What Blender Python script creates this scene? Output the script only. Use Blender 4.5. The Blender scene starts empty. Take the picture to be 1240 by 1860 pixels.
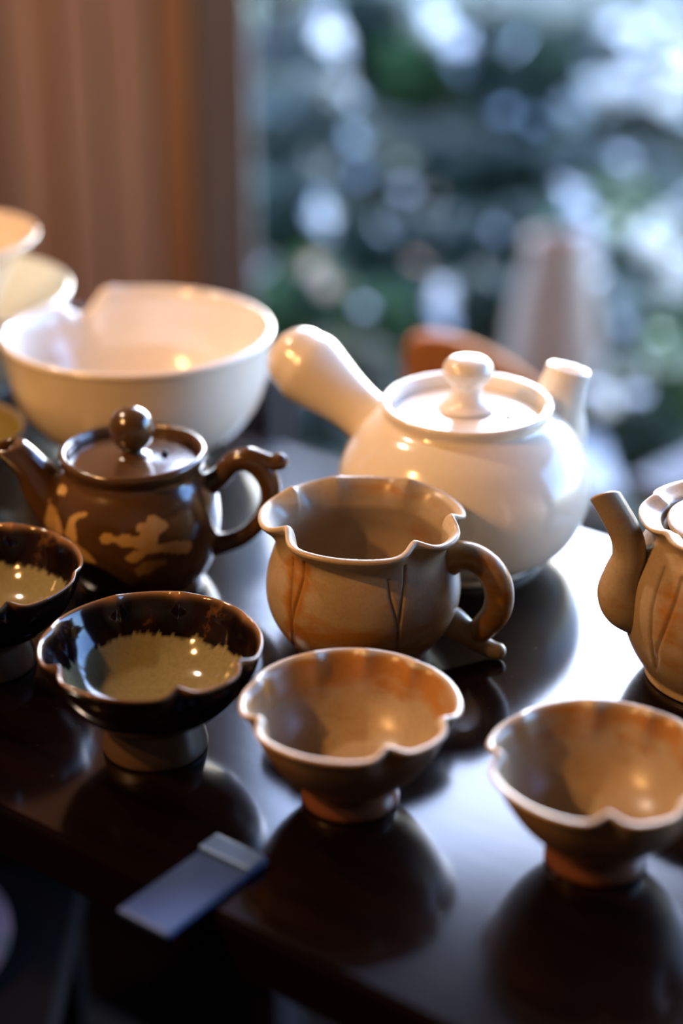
import bpy, math, random
import numpy as np
from mathutils import Vector

random.seed(7)
rng = np.random.default_rng(7)
S = bpy.context.scene
COL = S.collection

# ------------------------------------------------------------------ camera
TZ = 0.72                      # height of the table top
CAM_H = 0.434                  # camera above the table top
PITCH = math.radians(25.0)
FPX = 3265.0                   # focal length in pixels of the 1240x1860 frame
cam = bpy.data.cameras.new('camera')
camo = bpy.data.objects.new('camera', cam)
COL.objects.link(camo)
camo.location = (0, 0, TZ + CAM_H)
camo.rotation_euler = (math.pi / 2 - PITCH, 0, 0)
cam.sensor_fit = 'VERTICAL'
cam.sensor_height = 36.0
cam.lens = FPX / 1860 * 36
cam.clip_start = 0.02
cam.clip_end = 200
cam.dof.use_dof = True
cam.dof.focus_distance = 0.832
cam.dof.aperture_fstop = cam.lens / 25.5
S.camera = camo

# ------------------------------------------------------------------ world, light, exposure
W = bpy.data.worlds.new('sky')
S.world = W
W.use_nodes = True
wn = W.node_tree
sky = wn.nodes.new('ShaderNodeTexSky')
sky.sky_type = 'NISHITA'
sky.sun_disc = False
sky.sun_elevation = math.radians(21)
sky.sun_rotation = math.radians(14)
sky.air_density = 1.0
sky.dust_density = 1.1
sky.ozone_density = 3.0
bg = wn.nodes['Background']
bg.inputs['Strength'].default_value = 2.3
wb = wn.nodes.new('ShaderNodeMix')          # camera white balance sits on the warm side of daylight
wb.data_type = 'RGBA'
wb.blend_type = 'MULTIPLY'
wb.inputs[0].default_value = 1.0
wb.inputs[7].default_value = (0.80, 0.93, 1.18, 1)
wn.links.new(sky.outputs[0], wb.inputs[6])
wn.links.new(wb.outputs[2], bg.inputs[0])


def lamp(name, loc, power, color, radius):
    l = bpy.data.lights.new(name, 'POINT')
    l.energy = power
    l.color = color
    l.shadow_soft_size = radius
    o = bpy.data.objects.new(name, l)
    o.location = loc
    COL.objects.link(o)
    return o


WARM = (1.0, 0.50, 0.175)
lamp('room_bulb', (-0.86, 0.42, 1.62), 38, WARM, 0.022)
lamp('room_bulb', (-0.80, 0.24, 1.50), 10, WARM, 0.018)
lamp('wall_fill_light', (-1.15, 1.50, 2.40), 80, (1.0, 0.74, 0.54), 0.06)  # unseen fill light added to brighten the plank wall


def portal(loc, rot, sx, sy):
    l = bpy.data.lights.new('portal', 'AREA')
    l.shape = 'RECTANGLE'
    l.size, l.size_y = sx, sy
    l.cycles.is_portal = True
    o = bpy.data.objects.new('portal', l)
    o.location = loc
    o.rotation_euler = rot
    COL.objects.link(o)


S.view_settings.view_transform = 'Standard'
S.view_settings.look = 'None'
S.view_settings.exposure = 0.12
S.view_settings.gamma = 1.0
S.view_settings.use_curve_mapping = False
S.cycles.use_denoising = True
S.cycles.max_bounces = 8
S.cycles.caustics_reflective = False
S.cycles.caustics_refractive = False
S.cycles.sample_clamp_indirect = 6.0

# ------------------------------------------------------------------ projection helpers
CP, SP = math.cos(PITCH), math.sin(PITCH)


def ray(px, py):
    r = (px - 620) / FPX
    u = (930 - py) / FPX
    return np.array([r, CP + u * SP, -SP + u * CP])


def at_z(px, py, z):
    """world point on the horizontal plane z (metres above the table) seen at a pixel"""
    d = ray(px, py)
    t = (z - CAM_H) / d[2]
    return np.array([d[0] * t, d[1] * t, TZ + z])


def at_y(px, py, Y):
    d = ray(px, py)
    t = Y / d[1]
    return np.array([d[0] * t, Y, TZ + CAM_H + d[2] * t])


def project(P):
    """pixels of world points (n,3)"""
    q = P - np.array([0, 0, TZ + CAM_H])
    f = q[:, 1] * CP - q[:, 2] * SP
    u = q[:, 1] * SP + q[:, 2] * CP
    return 620 + FPX * q[:, 0] / f, 930 - FPX * u / f


# ------------------------------------------------------------------ mesh helpers
def mesh_obj(name, verts, faces, mat, parent=None, smooth=True, mask=None, loc=None):
    me = bpy.data.meshes.new(name)
    me.from_pydata([tuple(map(float, v)) for v in verts], [], faces)
    me.validate()
    me.update()
    if smooth:
        me.polygons.foreach_set('use_smooth', [True] * len(me.polygons))
    if mask is not None and len(me.vertices) == len(mask):
        a = me.attributes.new('mask', 'FLOAT_COLOR', 'POINT')
        buf = np.ones((len(mask), 4), dtype=np.float32)
        buf[:, :3] = mask
        a.data.foreach_set('color', buf.ravel())
    if mat:
        me.materials.append(mat)
    o = bpy.data.objects.new(name, me)
    COL.objects.link(o)
    if parent:
        o.parent = parent
    if loc is not None:
        o.location = loc
    return o


def thing(name, label, cat, loc=(0, 0, 0), rz=0.0, group=None):
    o = bpy.data.objects.new(name, None)
    o.empty_display_size = 0.02
    COL.objects.link(o)
    o.location = loc
    o.rotation_euler = (0, 0, rz)
    o['label'] = label
    o['category'] = cat
    if group:
        o['group'] = group
    return o


def tag(o, label, cat, group=None):
    o['label'] = label
    o['category'] = cat
    if group:
        o['group'] = group
    return o


def struct(o):
    o['kind'] = 'structure'
    return o


def stuff(o):
    o['kind'] = 'stuff'
    return o


def catmull(pts, n):
    P = np.array(pts, float)
    out = []
    m = len(P)
    for i in range(m - 1):
        p0 = P[max(i - 1, 0)]
        p1, p2 = P[i], P[i + 1]
        p3 = P[min(i + 2, m - 1)]
        for k in range(n):
            t = k / n
            out.append(0.5 * ((2 * p1) + (-p0 + p2) * t + (2 * p0 - 5 * p1 + 4 * p2 - p3) * t * t
                              + (-p0 + 3 * p1 - 3 * p2 + p3) * t ** 3))
    out.append(P[-1])
    return np.array(out)


def lathe(profile, nseg=128, nsub=5, mod=None):
    """profile from the centre of the foot, up the outside, over the rim, down to the centre of the floor.
    Returns verts, faces, (theta, profile index) and the index of the rim."""
    prof = catmull(profile, nsub)
    prof[:, 0] = np.maximum(prof[:, 0], 0)
    K = len(prof)
    top = int(np.argmax(prof[:, 1]))
    th = np.arange(nseg) * 2 * math.pi / nseg
    T, I = np.meshgrid(th, np.arange(1, K - 1), indexing='ij')
    r = prof[I, 0].copy()
    z = prof[I, 1].copy()
    if mod:
        r, z = mod(T, I > top, r, z)
    V = np.stack([r * np.cos(T), r * np.sin(T), z], -1).reshape(-1, 3)
    V = np.vstack([V, [[0, 0, prof[0, 1]], [0, 0, prof[-1, 1]]]])
    nk = K - 2
    F = []
    for a in range(nseg):
        b = (a + 1) % nseg
        for k in range(nk - 1):
            F.append((a * nk + k, b * nk + k, b * nk + k + 1, a * nk + k + 1))
        F.append((nseg * nk, b * nk, a * nk))
        F.append((nseg * nk + 1, a * nk + nk - 1, b * nk + nk - 1))
    Tn = np.append(T.ravel(), [0, 0])
    inner = np.append((I > top).ravel(), [False, True])
    return V, F, Tn, inner


def tube(pts, radii, nsub=8, nring=24, hollow=0.0, wall=0.0018, cut=None, flat=None):
    """round-ended tube along a smooth path; hollow>0 opens the far end to that depth.
    cut=(vector, length): slants the open end. flat: (axis, factor) squash of the section."""
    D = catmull([list(p) + [r] for p, r in zip(pts, radii)], nsub)
    P, R = D[:, :3], np.maximum(D[:, 3], 1e-4)
    n = len(P)
    tan = np.gradient(P, axis=0)
    tan /= np.linalg.norm(tan, axis=1)[:, None]
    up = np.array([0.13, 0.21, 1.0])
    u = up - tan[0] * up.dot(tan[0])
    u /= np.linalg.norm(u)
    rings = []
    U = []
    for i in range(n):
        u = u - tan[i] * u.dot(tan[i])
        u /= np.linalg.norm(u)
        U.append(u.copy())
    ang = np.arange(nring) * 2 * math.pi / nring

    def ring(c, t, u, r):
        v = np.cross(t, u)
        q = (np.cos(ang)[:, None] * u + np.sin(ang)[:, None] * v) * r
        if flat is not None:
            ax, fac = flat
            ax = np.array(ax, float)
            q = q - ax * (q @ ax)[:, None] * (1 - fac)
        return c + q

    # rounded start
    for a in (0.15, 0.45, 0.8, 1.1, 1.35):
        rings.append(ring(P[0] - tan[0] * R[0] * 0.9 * math.cos(a), tan[0], U[0], R[0] * math.sin(a)))
    for i in range(n):
        rg = ring(P[i], tan[i], U[i], R[i])
        if cut is not None:
            w = max(0.0, 1 - np.linalg.norm(P[-1] - P[i]) / cut[1])
            rg = rg + tan[i] * ((rg - P[i]) @ np.array(cut[0]))[:, None] * w
        rings.append(rg)
    if hollow > 0:
        last = rings[-1]
        c, t = last.mean(0), tan[-1]
        rings.append(c + (last - c) * (1 - 0.5 * wall / R[-1]) + t * wall * 0.45)
        rings.append(c + (last - c) * (1 - 1.1 * wall / R[-1]) + t * wall * 0.2)
        s = 0
        for i in range(n - 2, -1, -1):
            s += np.linalg.norm(P[i + 1] - P[i])
            rings.append(ring(P[i], tan[i], U[i], max(R[i] - wall * 1.3, 1e-4)))
            if s > hollow:
                break
    else:
        for a in (1.35, 1.1, 0.8, 0.45, 0.15):
            rings.append(ring(P[-1] + tan[-1] * R[-1] * 0.9 * math.cos(a), tan[-1], U[-1], R[-1] * math.sin(a)))
    V = np.vstack(rings)
    m = len(rings)
    F = []
    for k in range(m - 1):
        for a in range(nring):
            b = (a + 1) % nring
            F.append((k * nring + a, k * nring + b, (k + 1) * nring + b, (k + 1) * nring + a))
    F.append(tuple(range(nring))[::-1])
    F.append(tuple((m - 1) * nring + a for a in range(nring)))
    return V, F


def box_mesh(sx, sy, sz, bev=0.0):
    """box centred in x and y, standing on z=0, chamfered edges"""
    b = min(bev, sx / 2.2, sy / 2.2, sz / 2.2)
    xs, ys, zs = sx / 2, sy / 2, sz / 2
    if b <= 0:
        V = [(x, y, z) for z in (0, sz) for x, y in ((-xs, -ys), (xs, -ys), (xs, ys), (-xs, ys))]
        return V, [(3, 2, 1, 0), (4, 5, 6, 7), (0, 1, 5, 4), (1, 2, 6, 5), (2, 3, 7, 6), (3, 0, 4, 7)]
    import bmesh
    bm = bmesh.new()
    bmesh.ops.create_cube(bm, size=1)
    for v in bm.verts:
        v.co = Vector((v.co.x * sx, v.co.y * sy, v.co.z * sz + zs))
    bmesh.ops.bevel(bm, geom=bm.edges[:], offset=b, segments=2, profile=0.5, affect='EDGES')
    V = [tuple(v.co) for v in bm.verts]
    bm.verts.index_update()
    F = [tuple(v.index for v in f.verts) for f in bm.faces]
    bm.free()
    return V, F


def box(name, sx, sy, sz, mat, parent=None, loc=(0, 0, 0), rz=0.0, bev=0.0):
    V, F = box_mesh(sx, sy, sz, bev)
    o = mesh_obj(name, V, F, mat, parent, smooth=False, loc=loc)
    o.rotation_euler = (0, 0, rz)
    return o


def smooth01(x):
    x = np.clip(x, 0, 1)
    return x * x * (3 - 2 * x)


def in_poly(px, py, poly):
    poly = np.array(poly, float)
    c = np.zeros(px.shape, bool)
    j = len(poly) - 1
    for i in range(len(poly)):
        xi, yi = poly[i]
        xj, yj = poly[j]
        cond = ((yi > py) != (yj > py)) & (px < (xj - xi) * (py - yi) / (yj - yi + 1e-9) + xi)
        c ^= cond
        j = i
    return c


def seg_dist(px, py, line):
    d = np.full(px.shape, 1e9)
    for (x0, y0), (x1, y1) in zip(line[:-1], line[1:]):
        vx, vy = x1 - x0, y1 - y0
        t = np.clip(((px - x0) * vx + (py - y0) * vy) / (vx * vx + vy * vy), 0, 1)
        d = np.minimum(d, np.hypot(px - x0 - t * vx, py - y0 - t * vy))
    return d


def adiff(t, deg):
    d = np.degrees(t) - deg
    return (d + 180) % 360 - 180


# ------------------------------------------------------------------ materials
def new_mat(name):
    m = bpy.data.materials.new(name)
    m.use_nodes = True
    nt = m.node_tree
    return m, nt, nt.nodes['Principled BSDF']


def rgb(c):
    return (c[0], c[1], c[2], 1.0)


def noise(nt, scale, detail=4.0, rough=0.55, vec=None, stretch=None):
    tc = nt.nodes.new('ShaderNodeTexCoord')
    n = nt.nodes.new('ShaderNodeTexNoise')
    n.inputs['Scale'].default_value = scale
    n.inputs['Detail'].default_value = detail
    n.inputs['Roughness'].default_value = rough
    if stretch:
        mp = nt.nodes.new('ShaderNodeMapping')
        mp.inputs['Scale'].default_value = stretch
        nt.links.new(tc.outputs['Object'], mp.inputs[0])
        nt.links.new(mp.outputs[0], n.inputs['Vector'])
    else:
        nt.links.new(tc.outputs['Object'], n.inputs['Vector'])
    return n.outputs['Fac']


def ramp(nt, fac, stops):
    r = nt.nodes.new('ShaderNodeValToRGB')
    el = r.color_ramp.elements
    while len(el) < len(stops):
        el.new(0.5)
    for e, (p, c) in zip(el, stops):
        e.position = p
        e.color = rgb(c) if len(c) == 3 else c
    nt.links.new(fac, r.inputs[0])
    return r.outputs[0]


def mixc(nt, fac, a, b):
    m = nt.nodes.new('ShaderNodeMix')
    m.data_type = 'RGBA'
    for val, s in ((fac, m.inputs[0]), (a, m.inputs[6]), (b, m.inputs[7])):
        if hasattr(val, 'links'):
            nt.links.new(val, s)
        elif isinstance(val, (int, float)):
            s.default_value = val
        else:
            s.default_value = rgb(val)
    return m.outputs[2]


def mask_ch(nt):
    a = nt.nodes.new('ShaderNodeAttribute')
    a.attribute_name = 'mask'
    s = nt.nodes.new('ShaderNodeSeparateColor')
    nt.links.new(a.outputs['Color'], s.inputs[0])
    return s.outputs


def mathn(nt, op, a, b=0.0):
    m = nt.nodes.new('ShaderNodeMath')
    m.operation = op
    m.use_clamp = False
    for v, s in ((a, m.inputs[0]), (b, m.inputs[1])):
        if hasattr(v, 'links'):
            nt.links.new(v, s)
        else:
            s.default_value = v
    return m.outputs[0]


def bump(nt, bsdf, height, strength, dist=0.001):
    b = nt.nodes.new('ShaderNodeBump')
    b.inputs['Strength'].default_value = strength
    b.inputs['Distance'].default_value = dist
    nt.links.new(height, b.inputs['Height'])
    nt.links.new(b.outputs[0], bsdf.inputs['Normal'])


def simple(name, c1, c2, scale, rough, stretch=None, bmp=0.0, metal=0.0, spec=None):
    m, nt, b = new_mat(name)
    f = noise(nt, scale, stretch=stretch)
    nt.links.new(ramp(nt, f, [(0.3, c1), (0.7, c2)]), b.inputs['Base Color'])
    b.inputs['Roughness'].default_value = rough
    b.inputs['Metallic'].default_value = metal
    if spec is not None:
        b.inputs['Specular IOR Level'].default_value = spec
    if bmp:
        bump(nt, b, f, bmp)
    return m


def m_porcelain(name='white_crackle_glaze', tint=(0.78, 0.705, 0.61)):
    m, nt, b = new_mat(name)
    tc = nt.nodes.new('ShaderNodeTexCoord')
    v = nt.nodes.new('ShaderNodeTexVoronoi')
    v.feature = 'DISTANCE_TO_EDGE'
    v.inputs['Scale'].default_value = 190
    nt.links.new(tc.outputs['Object'], v.inputs['Vector'])
    line = ramp(nt, v.outputs['Distance'], [(0.0, (1, 1, 1)), (0.05, (0, 0, 0))])
    n = noise(nt, 18)
    base = ramp(nt, n, [(0.35, tint), (0.75, tuple(np.array(tint) * (0.97, 0.94, 0.90)))])
    g = mathn(nt, 'MULTIPLY', line, 0.16)
    nt.links.new(mixc(nt, g, base, (0.5, 0.4, 0.32)), b.inputs['Base Color'])
    b.inputs['Roughness'].default_value = 0.16
    b.inputs['Coat Weight'].default_value = 0.4
    b.inputs['Coat Roughness'].default_value = 0.06
    return m


def m_ash(name='ash_flash_glaze'):
    """beige-grey stoneware glaze that flashes orange; mask R = orange flash, G = incised line, B = reddish foot"""
    m, nt, b = new_mat(name)
    ch = mask_ch(nt)
    n1 = noise(nt, 26, 5, 0.6)
    n2 = noise(nt, 55, 3, 0.5, stretch=(1, 1, 2.6))
    n3 = noise(nt, 600, 2, 0.5)
    base = ramp(nt, n1, [(0.30, (0.30, 0.215, 0.125)), (0.55, (0.37, 0.275, 0.175)), (0.80, (0.32, 0.19, 0.08))])
    fl = mathn(nt, 'ADD', ch[0], mathn(nt, 'MULTIPLY', mathn(nt, 'SUBTRACT', n2, 0.5), 1.9))
    fl = ramp(nt, fl, [(0.28, (0, 0, 0)), (0.85, (1, 1, 1))])
    c = mixc(nt, fl, base, (0.33, 0.145, 0.034))
    c = mixc(nt, ch[2], c, (0.13, 0.048, 0.024))
    pale = mathn(nt, 'MAXIMUM', mathn(nt, 'MULTIPLY', ch[0], -1.0), 0.0)  # pale lip glaze, with the sky sheen on the rims painted in
    c = mixc(nt, pale, c, (0.66, 0.56, 0.44))
    c = mixc(nt, ch[1], c, (0.10, 0.055, 0.022))
    sp = ramp(nt, n3, [(0.30, (0.80, 0.80, 0.80)), (0.55, (1, 1, 1))])
    mm = nt.nodes.new('ShaderNodeMix')
    mm.data_type = 'RGBA'
    mm.blend_type = 'MULTIPLY'
    mm.inputs[0].default_value = 0.6
    nt.links.new(c, mm.inputs[6])
    nt.links.new(sp, mm.inputs[7])
    nt.links.new(mm.outputs[2], b.inputs['Base Color'])
    b.inputs['Roughness'].default_value = 0.30
    b.inputs['Specular IOR Level'].default_value = 0.36
    bump(nt, b, n3, 0.12, 0.0004)
    return m


def m_brown(name='brown_iron_glaze'):
    """brown glaze; mask R = cream slip drawing"""
    m, nt, b = new_mat(name)
    ch = mask_ch(nt)
    n1 = noise(nt, 30, 4)
    base = ramp(nt, n1, [(0.3, (0.060, 0.028, 0.010)), (0.7, (0.090, 0.044, 0.016))])
    n2 = noise(nt, 120, 3)
    slip = ramp(nt, n2, [(0.3, (0.42, 0.25, 0.085)), (0.7, (0.52, 0.33, 0.13))])
    nt.links.new(mixc(nt, ch[0], base, slip), b.inputs['Base Color'])
    b.inputs['Roughness'].default_value = 0.2
    b.inputs['Coat Weight'].default_value = 0.5
    b.inputs['Coat Roughness'].default_value = 0.08
    return m


def m_tenmoku(name='black_brown_glaze'):
    """black-brown glaze; mask R = olive ash pool inside, G = brown worn lip, B = bare clay foot"""
    m, nt, b = new_mat(name)
    ch = mask_ch(nt)
    n1 = noise(nt, 70, 4)
    base = ramp(nt, n1, [(0.42, (0.004, 0.0022, 0.0022)), (0.64, (0.013, 0.005, 0.0032)), (0.72, (0.10, 0.042, 0.010))])
    n2 = noise(nt, 420, 4)
    pool = ramp(nt, n2, [(0.3, (0.17, 0.148, 0.075)), (0.62, (0.205, 0.178, 0.095)), (0.8, (0.14, 0.118, 0.055))])
    c = mixc(nt, ch[0], base, pool)
    c = mixc(nt, ch[1], c, (0.29, 0.155, 0.072))
    c = mixc(nt, ch[2], c, (0.07, 0.040, 0.022))
    nt.links.new(c, b.inputs['Base Color'])
    b.inputs['Roughness'].default_value = 0.13
    rr = nt.nodes.new('ShaderNodeMapRange')
    rr.inputs[3].default_value = 0.085
    rr.inputs[4].default_value = 0.42
    nt.links.new(ch[2], rr.inputs[0])
    nt.links.new(rr.outputs[0], b.inputs['Roughness'])
    return m


def m_lacquer(name='dark_lacquered_wood'):
    m, nt, b = new_mat(name)
    f = noise(nt, 30, 5, 0.6, stretch=(0.25, 3.5, 3.5))
    nt.links.new(ramp(nt, f, [(0.3, (0.0018, 0.0009, 0.0010)), (0.75, (0.0065, 0.0022, 0.0019))]), b.inputs['Base Color'])
    d = noise(nt, 900, 1)
    sp = ramp(nt, d, [(0.77, (0.125, 0.125, 0.125)), (0.80, (0.5, 0.5, 0.5))])
    nt.links.new(sp, b.inputs['Roughness'])
    b.inputs['IOR'].default_value = 1.45
    bump(nt, b, f, 0.05, 0.0004)
    return m


def translucent(nt, b, amount):
    out = nt.nodes['Material Output']
    t = nt.nodes.new('ShaderNodeBsdfTranslucent')
    mx = nt.nodes.new('ShaderNodeMixShader')
    mx.inputs[0].default_value = amount
    src = b.inputs['Base Color'].links[0].from_socket
    nt.links.new(src, t.inputs[0])
    nt.links.new(b.outputs[0], mx.inputs[1])
    nt.links.new(t.outputs[0], mx.inputs[2])
    nt.links.new(mx.outputs[0], out.inputs[0])


def m_leaf(name, c1, c2):
    m, nt, b = new_mat(name)
    f = noise(nt, 9, 3)
    nt.links.new(ramp(nt, f, [(0.3, c1), (0.7, c2)]), b.inputs['Base Color'])
    b.inputs['Roughness'].default_value = 0.5
    b.inputs['Specular IOR Level'].default_value = 0.25
    translucent(nt, b, 0.35)
    return m


PORC = m_porcelain()
PORC2 = m_porcelain('cream_glaze', (0.74, 0.69, 0.56))
PEACH = m_porcelain('peach_glaze', (0.76, 0.62, 0.45))
ASH = m_ash()
BROWN = m_brown()
TEN = m_tenmoku()
LACQ = m_lacquer()
DARKWOOD = simple('dark_stained_wood', (0.012, 0.008, 0.010), (0.030, 0.020, 0.024), 14, 0.42, (0.4, 0.4, 6))
PLANK = [simple('brown_plank_%s' % k, a, c, 7, 0.62, (6, 6, 0.5), 0.15) for k, a, c in (
    ('red', (0.20, 0.095, 0.058), (0.29, 0.15, 0.092)),
    ('tan', (0.30, 0.165, 0.10), (0.41, 0.24, 0.15)),
    ('grey', (0.23, 0.15, 0.11), (0.32, 0.215, 0.16)))]
GREYWOOD = simple('grey_brown_post', (0.10, 0.075, 0.06), (0.15, 0.115, 0.09), 8, 0.6, (5, 5, 0.5), 0.15)
PLASTER = simple('warm_brown_plaster', (0.035, 0.024, 0.016), (0.05, 0.034, 0.022), 5, 0.9)
CEIL = simple('brown_ceiling_boards', (0.025, 0.016, 0.011), (0.035, 0.022, 0.015), 6, 0.85)
FLOORM = simple('dark_floor_boards', (0.002, 0.0015, 0.0012), (0.004, 0.0025, 0.002), 6, 0.95, spec=0.03)
SOIL = simple('mossy_soil', (0.055, 0.06, 0.03), (0.105, 0.105, 0.052), 3.5, 0.95)
ROCK = simple('grey_tan_rock', (0.17, 0.13, 0.09), (0.28, 0.215, 0.145), 9, 0.85, None, 0.4)
TILE = simple('pale_grey_paving', (0.36, 0.37, 0.36), (0.46, 0.46, 0.44), 8, 0.75)

# ------------------------------------------------------------------ the room
NR = np.array([0.602, 0.799])       # across the table, away from the camera
TR = np.array([0.799, -0.602])      # along the table, towards the right
TROT = math.atan2(-0.602, 0.799)
WY = 2.42                           # the garden side of the room
JX = -0.160                         # where the plank wall ends and the opening begins


def setting():
    struct(box('floor', 5.2, 4.6, 0.1, FLOORM, loc=(0.1, WY - 2.3, -0.1)))
    struct(box('ceiling', 5.2, 4.6, 0.1, CEIL, loc=(0.1, WY - 2.3, 2.62)))
    struct(box('wall_left', 0.1, 4.6, 2.62, PLASTER, loc=(-2.55, WY - 2.3, 0)))
    struct(box('wall_front', 5.2, 0.1, 2.62, PLASTER, loc=(0.1, -2.23, 0)))
    struct(box('wall_right', 0.1, 2.65, 2.62, PLASTER, loc=(2.75, -0.9, 0)))
    back = struct(box('wall_back', 2.5 + JX, 0.06, 2.62, PLASTER, loc=((-2.5 + JX) / 2, WY + 0.075, 0)))
    x = -2.5
    i = 0
    bx = (-2.5 + JX) / 2
    while x < JX - 0.045:
        w = random.choice((0.052, 0.058, 0.066, 0.074))
        w = min(w, JX - 0.036 - x)
        d = random.uniform(0.016, 0.030)
        o = box('plank', w - 0.006, d, 2.60, random.choice(PLANK), back,
                loc=(x + w / 2 - bx, -0.03 - d / 2, 0.01), bev=0.003)
        x += w
        i += 1
    # opening to the garden: post, lintel, right post
    struct(box('trim_1', 0.075, 0.045, 2.36, GREYWOOD, loc=(JX, WY + 0.0225, 0), bev=0.004))
    struct(box('trim_2', 2.95, 0.12, 0.26, GREYWOOD, loc=(JX + 1.43, WY + 0.04, 2.36), bev=0.004))
    struct(box('trim_3', 0.09, 0.12, 2.36, GREYWOOD, loc=(2.75, WY + 0.04, 0), bev=0.004))
    struct(box('trim_4', 0.12, 2.0, 0.26, GREYWOOD, loc=(2.75, WY - 1.01, 2.36), bev=0.004))
    # unseen eaves, added to keep high sun and sky off the table
    struct(box('added_eaves', 5.6, 0.75, 0.08, CEIL, loc=(0.1, WY + 0.48, 2.66)))
    portal((JX + 1.42, WY + 0.06, 1.18), (math.pi / 2, 0, math.pi), 2.8, 2.36)
    portal((2.78, WY - 1.0, 1.18), (math.pi / 2, 0, math.pi / 2), 1.9, 2.36)


setting()


def garden():
    # ground with a bank rising away from the room
    xs = np.linspace(-4, 7, 56)
    ys = np.concatenate([np.linspace(WY + 0.1, 9, 46), [14, 30]])
    V = []
    for y in ys:
        for x in xs:
            h = -0.06 + 0.62 * smooth01(np.array((y - 3.3) / 4.2)) + 0.25 * smooth01(np.array((y - 7) / 7))
            h += 0.03 * math.sin(3.1 * x + 1.7 * y) * math.sin(2.3 * y - x) * min(1, max(0, y - 3.3))
            V.append((x, y, float(h)))
    n = len(xs)
    F = [(j * n + i, j * n + i + 1, (j + 1) * n + i + 1, (j + 1) * n + i) for j in range(len(ys) - 1) for i in range(n - 1)]
    g = struct(mesh_obj('ground', V, F, SOIL))
    # pale paving just outside, near the right of the opening
    for r in range(1):
        for c in range(2):
            w, d = 0.16, 0.24
            box('paving_tile', w - 0.012, d - 0.012, 0.05, TILE, g,
                loc=(0.20 + c * w + 0.1 * r, WY + 0.22 + r * d, -0.045 + 0.004 * ((c * 7 + r * 3) % 3)), bev=0.006)
    return g


ground = garden()


def ground_h(x, y):
    h = -0.06 + 0.62 * float(smooth01(np.array((y - 3.3) / 4.2))) + 0.25 * float(smooth01(np.array((y - 7) / 7)))
    return h


def hit_ground(px, py, lift=0.0):
    d = ray(px, py)
    y = WY + 0.3
    while y < 12:
        t = y / d[1]
        if TZ + CAM_H + d[2] * t <= ground_h(d[0] * t, y) + lift:
            return d[0] * t, y
        y += 0.04
    return d[0] * 12 / d[1], 12


# ------------------------------------------------------------------ vessels
CUP_NOTCH = [(203, 1.0, 7), (291, 1.0, 7), (337, 0.9, 7), (48, 0.75, 7), (80, 0.6, 6), (112, 0.7, 7), (158, 0.5, 7)]


def scallop(notches, R, h, lo, inward, lift, flare=0.02, droop=0.002, extra=None):
    def mod(T, inner, r, z):
        w = smooth01((z / h - lo) / (1 - lo))
        g = np.zeros_like(T)
        for d, a, wd in notches:
            q = np.abs(adiff(T, d)) / wd
            g = np.maximum(g, a * np.exp(-q ** 1.6))
        r2 = r * (1 - inward * w * g + flare * w * (1 - g))
        z2 = z + w * (lift * g - droop * (1 - g))
        if extra:
            r2, z2 = extra(T, inner, r2, z2, w)
        return r2, z2
    return mod


def local_to_world(V, loc, rz=0.0):
    c, s = math.cos(rz), math.sin(rz)
    P = V.copy()
    P[:, 0] = c * V[:, 0] - s * V[:, 1] + loc[0]
    P[:, 1] = s * V[:, 0] + c * V[:, 1] + loc[1]
    P[:, 2] = V[:, 2] + loc[2]
    return P


CUP_PROF = [(0, .003), (.012, .003), (.0155, .0012), (.0165, 0), (.0195, 0), (.0208, .0012), (.0205, .0035), (.0192, .0075),
            (.0200, .0100), (.0260, .0150), (.0330, .0225), (.0385, .0315), (.0412, .0390), (.0424, .0425), (.0444, .0453), (.0456, .0468),
            (.0450, .0480), (.0432, .0478), (.0412, .0455), (.0397, .0418), (.0378, .0365), (.0345, .0280), (.0280, .0195), (.0190, .0140),
            (.009, .0122), (0, .0120)]


def peach_cup(px, py, label, rot, flash):
    p = at_z(px, py, 0)
    h, R = .047, .045
    V, F, T, inner = lathe(CUP_PROF, 160, 5, scallop([(d - rot, a, w) for d, a, w in CUP_NOTCH], R, h, .60, .085, .0016, .022, .0012))
    r = np.hypot(V[:, 0], V[:, 1])
    m = np.zeros((len(V), 3))
    m[:, 0] = np.where(inner, flash * smooth01((V[:, 2] - .026) / .014) * (0.62 + 0.38 * np.sin(T + rot * .02)), 0.25 + 0.35 * smooth01((V[:, 2] - .030) / .02))
    m[:, 2] = 0
    lip = smooth01((V[:, 2] - .0452) / .002) * (inner | (V[:, 2] > .0466))
    m[:, 0] = m[:, 0] * (1 - lip) - lip * (.62 - .22 * np.sin(T))  # lip paled, its sky highlight put into the glaze colour
    m[:, 2] = np.where(~inner,   .65 * smooth01((.044 - V[:, 2]) / .012) + .6 * smooth01((.0095 - V[:, 2]) / .003), 0)
    o = mesh_obj('tea_cup', V, F, ASH, mask=m, loc=p)
    tag(o, label, 'cup', 'beige scalloped footed cups')
    return o


DARK_PROF = [(0, .004), (.014, .004), (.0185, .0015), (.0195, 0), (.0222, 0), (.0234, .0012), (.0230, .005), (.0214, .0115), (.0206, .0160),
             (.0240, .0185), (.0340, .0250), (.0415, .0335), (.0455, .0420), (.0470, .0490), (.0482, .0520),
             (.0476, .0530), (.0462, .0518), (.0442, .0470), (.0420, .0410), (.0375, .0335), (.0300, .0262), (.0200, .0218),
             (.010, .0204), (0, .0202)]


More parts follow.
